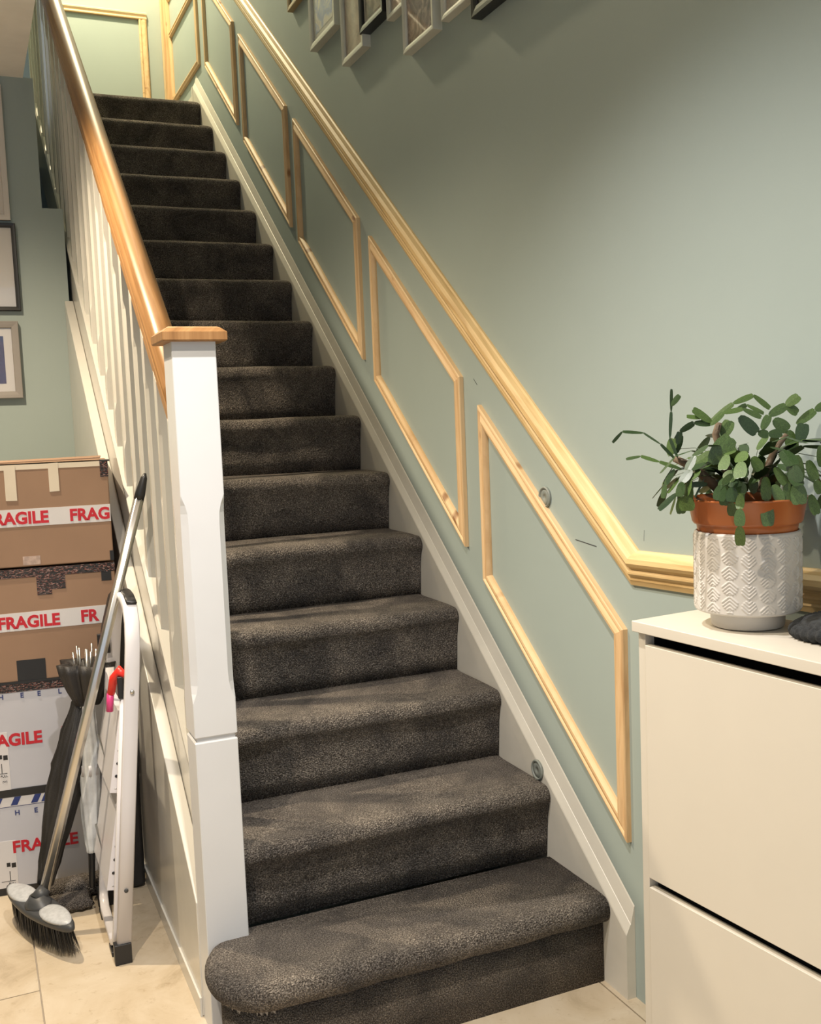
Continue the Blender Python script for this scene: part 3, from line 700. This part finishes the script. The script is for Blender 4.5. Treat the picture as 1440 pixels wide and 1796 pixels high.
# ================================================================== BOXES
bang = math.radians(-6.1); B0 = (-.896, 1.134)
RX = (math.radians(90), 0, 0)
K = 1.0169
def carton(z0, z1, name, label, mat, group, x0=-.62, x1=-.003, dep=.42, jog=0.0):
    e = tag(empty(name, (B0[0], B0[1], z0), bang), label, 'box', group)
    b = box('box_body', (x0, jog, 0), (x1, dep, z1 - z0), mat, e, .004)
    return e
def strip(e, name, x0, x1, z0, z1, mat, t=.0012, y=0.0, skew=0.0, zo=None):
    zo = e.location.z if zo is None else zo
    vs = [(x0, y - t, z0 - zo), (x1, y - t, z0 - zo + skew), (x1, y - t, z1 - zo + skew), (x0, y - t, z1 - zo), (x0, y + .001, z0 - zo), (x1, y + .001, z0 - zo + skew), (x1, y + .001, z1 - zo + skew), (x0, y + .001, z1 - zo)]
    return mesh(name, vs, [(0,1,2,3),(7,6,5,4),(0,4,5,1),(1,5,6,2),(2,6,7,3),(3,7,4,0)], mat, e)
def kz(z): return 1.3046 + (z - 1.3046) * K
g3 = 'stack of parcels against the stair panel'
c4 = carton(F, .283, 'white_parcel', 'white parcel with blue stripe, on the floor at the bottom of the stack', M_WCARD, g3, x1=.0)
c3 = carton(.288, .596, 'white_parcel', 'upper white parcel, under the two brown boxes', M_WCARD, g3, x1=-.008)
c2 = carton(.602, .925, 'brown_parcel', 'lower brown parcel with red and white warning tape, second from the top', M_CARD, g3, x1=-.014)
c1 = carton(.932, 1.222, 'brown_parcel', 'topmost brown parcel with two strips of masking tape hanging from its lid', M_CARD, g3, x1=-.014)
FR = .00065
# box 1
strip(c1, 'warning_tape', -.62, -.0145, kz(1.052), kz(1.101), M_TAPE)
text('lettering', 'FRAGILE', .047, M_RED, c1, (-.353, -.0016, kz(1.0605) - c1.location.z), RX, .0018, .96)
text('lettering', 'FRAG', .047, M_RED, c1, (-.128, -.0016, kz(1.0605) - c1.location.z), RX, .0018, .96)
strip(c1, 'masking_tape', -.177, -.150, kz(1.145), 1.2235, M_MASK, .0018, skew=.001)
strip(c1, 'masking_tape', -.295, -.265, kz(1.126), 1.2235, M_MASK, .0018, skew=-.001)
box('masking_tape', (-.177, -.001, c1.location.z * 0 + .2895), (-.150, .05, .2912), M_MASK, c1)
box('masking_tape', (-.295, -.001, .2895), (-.265, .05, .2912), M_MASK, c1)
fp = mesh('lid_flap', [(-.62, .0, .293), (-.034, .0, .299), (-.03, .2, .300), (-.62, .2, .294), (-.62, .0, .296), (-.034, .0, .3025), (-.03, .2, .3035), (-.62, .2, .297)], [(0,3,2,1),(4,5,6,7),(0,1,5,4),(1,2,6,5),(2,3,7,6),(3,0,4,7)], M_CARD, c1)
strip(c1, 'lid_edge', -.62, -.016, 1.209, 1.2235, M_MASK, .0008)
strip(c1, 'corner_tape', -.036, -.0135, 1.178, 1.2245, M_FOIL, .0016)
box('corner_tape', (-.036, -.002, .290), (-.008, .06, .2945), M_BLACK, c1, .001)
strip(c1, 'clear_tape', -.262, -.215, .937, .962, M_CTAPE, .001)
strip(c1, 'corner_tape', -.024, -.013, .933, .962, M_BLACK, .0016)
# box 2
strip(c2, 'foil_tape', -.62, -.0125, .902, .9275, M_FOIL, .002)
strip(c2, 'foil_patch', -.230, -.190, .848, .903, M_FOIL, .0014); strip(c2, 'foil_patch', -.190, -.152, .862, .903, M_FOIL, .0013)
strip(c2, 'foil_patch', -.052, -.024, .875, .903, M_BLACK, .0014)
strip(c2, 'warning_tape', -.62, -.0145, kz(.757), kz(.808), M_TAPE, skew=.004)
text('lettering', 'FRAGILE', .047, M_RED, c2, (-.342, -.0016, kz(.7655) - c2.location.z + .002), RX, .0018, .96)
text('lettering', 'FR', .047, M_RED, c2, (-.117, -.0016, kz(.7655) - c2.location.z + .004), RX, .0018, .96)
strip(c2, 'foil_patch', -.300, -.222, .604, .664, M_BLACK, .0014)
# box 3
strip(c3, 'foil_tape', -.62, -.008, .574, .6015, M_FOIL, .0025)
strip(c3, 'foil_lip', -.62, -.010, .598, .604, M_BLACK, .004)
for ch, x in (('H', -.356), ('E', -.297), ('E', -.251), ('L', -.194), ('S', -.14)):
    text('lettering', ch, .020, M_BLUE, c3, (x, -.0012, .556 - c3.location.z), RX, .0004)
text('lettering', 'FRAGILE', .048, M_RED, c3, (-.418, -.0010, kz(.434) - c3.location.z), RX, .0019, .96)
text('lettering', 'F', .048, M_RED, c3, (-.193, -.0010, kz(.438) - c3.location.z), RX, .0019, .96)
def shipping_label(e, z):
    strip(e, 'shipping_label', -.40, -.340, z - .10, z + .075, M_TAPE, .0010)
    for (a, b, c, d) in [(-.355, -.343, -.006, .008), (-.368, -.358, -.002, .010), (-.385, -.347, -.046, -.0445), (-.362, -.360, -.044, -.016)]:
        strip(e, 'label_print', a, b, z + c, z + d, M_BLACK, .0014)
    text('lettering', 'PULL', .009, M_BLACK, e, (-.366, -.0015, z - .056 - e.location.z), RX)
    text('lettering', '(W)', .008, M_BLACK, e, (-.362, -.0015, z - .072 - e.location.z), RX)
shipping_label(c3, kz(.40))
# box 4
strip(c4, 'foil_tape', -.62, -.008, .268, .290, M_BLACK, .0022)
strip(c4, 'white_band', -.62, -.16, .240, .268, M_TAPE, .0010)
for x in (-.395, -.345, -.290, -.262):
    vs = [(x, -.002, .243 - F), (x + .018, -.002, .243 - F), (x + .030, -.002, .267 - F), (x + .012, -.002, .267 - F)]
    vs += [(a, .0, c) for a, b, c in vs]
    mesh('blue_logo_stroke', vs, [(0,1,2,3),(7,6,5,4),(0,4,5,1),(1,5,6,2),(2,6,7,3),(3,7,4,0)], M_BLUE, c4)
strip(c4, 'seam', -.62, -.002, .2385, .240, M_BLUE, .0008)
strip(c4, 'blue_logo_block', -.155, -.03, .241, .267, M_BLUE, .0010)
for ch, x in (('H', -.336), ('E', -.283), ('E', -.232), ('L', -.187), ('S', -.13)):
    text('lettering', ch, .020, M_BLUE, c4, (x, -.0012, kz(.231) - c4.location.z), RX, .0004)
text('lettering', 'FRAGILE', .048, M_RED, c4, (-.350, -.0010, kz(.122) - c4.location.z), RX, .0014, 1.02)
shipping_label(c4, kz(.085))
strip(c4, 'bottom_tape', -.62, .001, F, F + .022, M_BLACK, .0016)

# ================================================================== BLACK BAG between boxes and panel
bp = [(-.984, .625), (-.965, .754), (-.940, .842), (-.915, .868), (-.8915, .846), (-.8895, .742), (-.8895, .409), (-.8925, F + .001), (-.935, F + .001), (-.925, .414), (-.94, .585)]
o = prism('folded_bag', bp, 'y', 1.035, 1.085, M_FABRIC, None, .012, 3)
tag(o, 'black folded fabric bag squeezed upright between the parcels and the white stair panel', 'bag')

# ================================================================== STEPLADDER
ld = tag(empty('stepladder', (-1.0, .80, F)), 'folded white metal stepladder with black feet leaning on the stair panel', 'stepladder')
def lx(z): return -1.014 + (z + .02) * .0925
Ww = .018
prof = [(-Ww, -.006), (-Ww * .8, -.010), (Ww * .8, -.010), (Ww, -.006), (Ww, .006), (Ww * .8, .010), (-Ww * .8, .010), (-Ww, .006)]
path = [(lx(F + .03), .625, F + .03), (lx(.40), .625, .40), (lx(.72), .628, .72), (lx(.78), .634, .78), (lx(.83), .655, .83), (lx(.862), .695, .862), (lx(.875), .75, .875), (lx(.878), .80, .878), (lx(.875), .85, .875), (lx(.862), .905, .862), (lx(.83), .945, .83), (lx(.78), .966, .78), (lx(.72), .972, .72), (lx(.40), .975, .40), (lx(F + .03), .975, F + .03)]
def flat_sweep(name, path, hw, ht, mat, parent, side):
    """flat bar: wide along 'side', thin in the bend plane"""
    P = [Vector(p) for p in path]; S = Vector(side).normalized(); rings = []
    for k, p in enumerate(P):
        a = (P[k] - P[k - 1]) if k else (P[1] - P[0]); b = (P[k + 1] - P[k]) if k < len(P) - 1 else a
        t = (a.normalized() + b.normalized()).normalized(); n = t.cross(S).normalized()
        rings.append([p + S * (x * hw) + n * (y * ht) for x, y in [(-1, -.6), (-.8, -1), (.8, -1), (1, -.6), (1, .6), (.8, 1), (-.8, 1), (-1, .6)]])
    return loft(name, rings, mat, parent, True)
rel(flat_sweep('front_frame', path, .018, .010, M_LADDER, ld, (1, 0, -.0925)), ld)
ph = [(x + .004, y - (.017 if y < .8 else -.017) * 0, z) for x, y, z in path[4:11]]
rel(flat_sweep('top_handle', [(x + .004, y + (y - .80) * .08, z + .0125) for x, y, z in path[5:10]], .013, .0032, M_BLACK, ld, (1, 0, -.0925)), ld)
for y in (.625, .975):
    rel(box('rubber_foot', (lx(F) - .021, y - .014, F), (lx(F) + .021, y + .014, F + .052), M_BLACK, ld, .002), ld)
# rear frame: U whose bar lies near the floor
RXO = .012
rp = [(lx(.66) - RXO, .652, .66), (lx(.20) - RXO, .652, .20), (lx(.055) - RXO, .652, .055), (lx(.02) - RXO, .665, .018), (lx(0) - RXO, .70, .000), (lx(0) - RXO, .90, .000), (lx(.02) - RXO, .938, .018), (lx(.055) - RXO, .950, .055), (lx(.20) - RXO, .950, .20), (lx(.66) - RXO, .950, .66)]
rel(flat_sweep('rear_frame', rp, .012, .009, M_LADDER, ld, (1, 0, 0)), ld)
rel(box('rubber_pad', (lx(0) - RXO - .013, .662, F), (lx(0) - RXO + .013, .72, -.009), M_BLACK, ld, .002), ld)
rel(box('rubber_pad', (lx(0) - RXO - .013, .88, F), (lx(0) - RXO + .013, .935, -.009), M_BLACK, ld, .002), ld)
# steps (folded nearly flat between the stiles)
def lstep(zt, zb, name='tread'):
    x0, x1 = lx(zt) - .002, lx(zb) - .018
    vs = []
    for (x, z) in ((x0, zt), (x1, zb), (x1 - .022, zb + .004), (x0 - .020, zt + .004)):
        vs += [(x, .665, z), (x, .937, z)]
    o = rel(mesh(name, vs, [(0,1,3,2),(2,3,5,4),(4,5,7,6),(6,7,1,0),(0,2,4,6),(1,7,5,3)], M_LADDER, ld), ld)
    for q in range(5):
        t = .15 + q * .16; x = x0 + (x1 - x0) * t - .0215; z = zt + (zb - zt) * t
        lathe('rivet_hole', [(.004, 0), (.0035, .001), (.0002, .001)], (0, 0, 0), M_BLACK, o, 10, (0, -1, 0)).location = Vector((x + .011, .6645, z + .002))
    return o
lstep(.60, .40); lstep(.36, .15)
for z0, z1 in ((.47, .40), (.22, .15)):
    rel(tube('support_rod', [(lx(z0) - .03, .93, z0), (lx(z1) - .016, .665, z1)], .0045, M_LADDER, ld, 8), ld)
    rel(tube('support_rod', [(lx(z0) - .038, .93, z0 + .01), (lx(z1) - .024, .665, z1 + .01)], .0035, M_METAL, ld, 8), ld)
rel(tube('red_latch', [(lx(.72) - .016, .65, .700), (lx(.70) - .026, .66, .712), (lx(.69) - .037, .68, .690), (lx(.66) - .042, .69, .650)], [.009, .010, .011, .010], M_LRED, ld, 10), ld)
rel(tube('pink_tag', [(lx(.66) - .043, .69, .652), (lx(.64) - .046, .69, .605)], [.009, .009], M_PINK, ld, 8), ld)
rel(box('black_bracket', (lx(.66) - .030, .640, .645), (lx(.66) - .017, .655, .700), M_BLACK, ld, .002), ld)
rel(box('black_bracket', (lx(.72) - .045, .945, .70), (lx(.72) - .012, .958, .755), M_BLACK, ld, .002), ld)
for z in (.665, .165): rel(lathe('screw', [(.0055, 0), (.005, .0025), (.0005, .003)], (lx(z), .6155, z), M_METAL if z > .3 else M_GREYPL, ld, 14, (0, -1, 0)), ld)

# ================================================================== BROOM
br = tag(empty('broom', (-1.19, .86, F)), 'broom with grey handle and two-tone oval head leaning against the balustrade', 'broom')
a0, a1 = Vector((-1.184, .862, .080)), Vector((-.878, .792, 1.130)); dv = (a1 - a0).normalized()
lob = [(math.cos(2 * math.pi * i / 24) * (1 + .07 * math.cos(6 * math.pi * i / 12)), math.sin(2 * math.pi * i / 24) * (1 + .07 * math.cos(6 * math.pi * i / 12))) for i in range(24)]
rel(sweep('handle', [a0, a0 + (a1 - a0) * .5, a1 - dv * .0], [(x * .0125, y * .0125) for x, y in lob], M_METAL, br, (0.2, 1, .1)), br)
rel(tube('handle_grip', [a1 - dv * .002, a1 + dv * .012, a1 + dv * .055, a1 + dv * .068], [.0132, .0135, .0085, .003], M_BLACK, br, 14, (0, 1, 0)), br)
BRX = 9
hb = Matrix.Translation(Vector((-1.194, .850, .066))) @ Matrix.Rotation(math.radians(-68), 4, 'Z') @ Matrix.Rotation(math.radians(0), 4, 'Y') @ Matrix.Rotation(math.radians(BRX), 4, 'X')
def hloft(name, rings, mat): 
    o = loft(name, [[hb @ Vector(v) for v in r] for r in rings], mat, br, True); return rel(o, br)
def oval(a, b, z, n=40, bend=.0): return [(a * math.cos(2 * math.pi * i / n), b * (math.sin(2 * math.pi * i / n)) * (1 - .12 * abs(math.cos(2 * math.pi * i / n))), z) for i in range(n)]
hloft('head_shell', [oval(.172, .031, -.012), oval(.182, .038, -.006), oval(.184, .039, .002), oval(.180, .036, .009), oval(.172, .030, .011)], M_GREYPL)
for sgn in (-1, 1):
    R1 = []
    for s_, z in ((1.0, .009), (.97, .0135), (.80, .0165)):
        r_ = []
        for i in range(28):
            a = 2 * math.pi * i / 28; r_.append((sgn * .100 + .070 * s_ * math.cos(a), .0295 * s_ * math.sin(a) * (1 - .18 * sgn * math.cos(a)), z))
        R1.append(r_)
    hloft('silver_inlay', R1, M_SILVER)
hloft('head_saddle', [oval(.050, .036, .006), oval(.040, .031, .017), oval(.030, .026, .024), oval(.022, .020, .034)], M_GREYPL)
rel(tube('socket', [hb @ Vector((0, 0, .022)), a0 + dv * .03], [.021, .0165], M_GREYPL, br, 16, (0, 1, 0)), br)
# bristles
bm = bmesh.new(); 
for k in range(900):
    a = random.uniform(0, 2 * math.pi); q = math.sqrt(random.random())
    p = hb @ Vector((.160 * q * math.cos(a), .032 * q * math.sin(a), -.010))
    e = p + (hb.to_3x3() @ Vector((.16 * q * math.cos(a) * .06, .032 * q * math.sin(a) * .35, -.075)))
    dz = (p.z - (F + .001)) / max(.01, p.z - e.z); e = p + (e - p) * min(dz, 1.3)
    e.z = max(e.z, F + .001)
    s = Vector((random.uniform(-1, 1), random.uniform(-1, 1), 0)).normalized() * .0016; t = Vector((-s.y, s.x, 0))
    v = [bm.verts.new(p + s), bm.verts.new(p - s), bm.verts.new(p + t), bm.verts.new(e)]
    bm.faces.new((v[0], v[1], v[3])); bm.faces.new((v[1], v[2], v[3])); bm.faces.new((v[2], v[0], v[3]))
me = bpy.data.meshes.new('bristles'); bm.to_mesh(me); bm.free(); o = ob('bristles', me, M_BLACK, br); rel(o, br); o['kind'] = 'stuff'

# ================================================================== UMBRELLAS
def furl(n=8, d=.28, tw=3.0): return lambda a, h: 1 + d * (abs(math.cos(n * .5 * (a + tw * h))) - .5)
u1b, u1t = Vector((-1.047, .975, .036)), Vector((-1.018, .985, .700)); ax = (u1t - u1b).normalized()
um = tag(empty('clear_umbrella', u1b), 'closed clear vinyl umbrella with black rim standing tip down before the parcels', 'umbrella')
Lz = Vector((0, 0, 0))
lathe('tip', [(.006, 0), (.0085, .004), (.0095, .095), (.0100, .105)], Lz, M_BLACK, um, 16, ax)
lathe('canopy', [(.010, .100), (.013, .102), (.013, .112), (.017, .13), (.024, .20), (.029, .28), (.031, .34), (.028, .40), (.022, .47), (.020, .52), (.026, .56), (.034, .575)], Lz, M_CLEAR, um, 48, ax, furl(10, .22, 2))
lathe('black_rim', [(.028, .52), (.048, .565), (.064, .61), (.070, .640), (.058, .638), (.034, .62), (.004, .60)], Lz, M_FABRIC, um, 64, ax, lambda a, h: 1 + .20 * math.cos(5 * a + 1) + .10 * math.cos(13 * a))
lathe('care_label', [(.0325, .325), (.0325, .355)], Lz, M_TAPE, um, 8, ax).scale = (1, 1, 1)
for k in range(8):
    a = k * math.pi / 4 + .3; r_ = .028 + .022 * (k % 3) / 2; q = Vector((0, 0, 1)).rotation_difference(ax)
    tube('rib_tip', [q @ Vector((r_ * .8 * math.cos(a), r_ * .8 * math.sin(a), .60)), q @ Vector((r_ * math.cos(a), r_ * math.sin(a), .672 + .012 * (k % 2)))], [.0022, .0030], M_METAL, um, 6, (.3, .9, .1))
tube('shaft', [ax * .55, ax * .675], .005, M_METAL, um, 10, (.3, .9, .1))
u2b, u2t = Vector((-1.196, .962, F + .001)), Vector((-1.018, 1.005, .64)); ax2 = (u2t - u2b).normalized()
u2 = tag(empty('black_umbrella', u2b), 'long furled black umbrella standing tip down behind the broom handle', 'umbrella')
lathe('tip', [(.004, 0), (.007, .01), (.008, .10)], Lz, M_BLACK, u2, 14, ax2)
lathe('canopy', [(.009, .095), (.018, .10), (.020, .12), (.024, .16), (.032, .25), (.039, .36), (.040, .43), (.032, .52), (.022, .60), (.014, .64)], Lz, M_FABRIC, u2, 64, ax2, furl(8, .55, 5))
tube('shaft', [ax2 * .62, ax2 * .655], .006, M_BLACK, u2, 10, (.3, .9, .1))

# ================================================================== CARPET OFFCUT
cr = tag(empty('carpet_offcut', (-1.10, 1.03, F)), 'folded grey carpet offcut lying on the floor in front of the parcels', 'carpet offcut')
def offcut(name, x0, x1, y0, y1, z0, z1, ph):
    rings = []
    for k in range(9):
        t = k / 8; x = x0 + (x1 - x0) * t; ring = []
        for i in range(16):
            a = 2 * math.pi * i / 16; cx_ = (y0 + y1) / 2; ry = (y1 - y0) / 2; rz = (z1 - z0) / 2
            f = 1 + .10 * math.sin(5 * t * 3 + i * 1.7 + ph)
            sy = math.copysign(abs(math.cos(a)) ** .6, math.cos(a)); sz = math.copysign(abs(math.sin(a)) ** .7, math.sin(a))
            ring.append((x + .01 * math.sin(i + ph), cx_ + ry * sy * f, max(F + .0008, (z0 + z1) / 2 + rz * sz * f)))
        rings.append(ring)
    return rel(loft(name, rings, M_CARPET, cr, True), cr)
offcut('lower_fold', -1.175, -1.055, .955, 1.055, F + .001, F + .034, 0)
offcut('upper_fold', -1.165, -.985, 1.03, 1.105, F + .004, F + .055, 2)
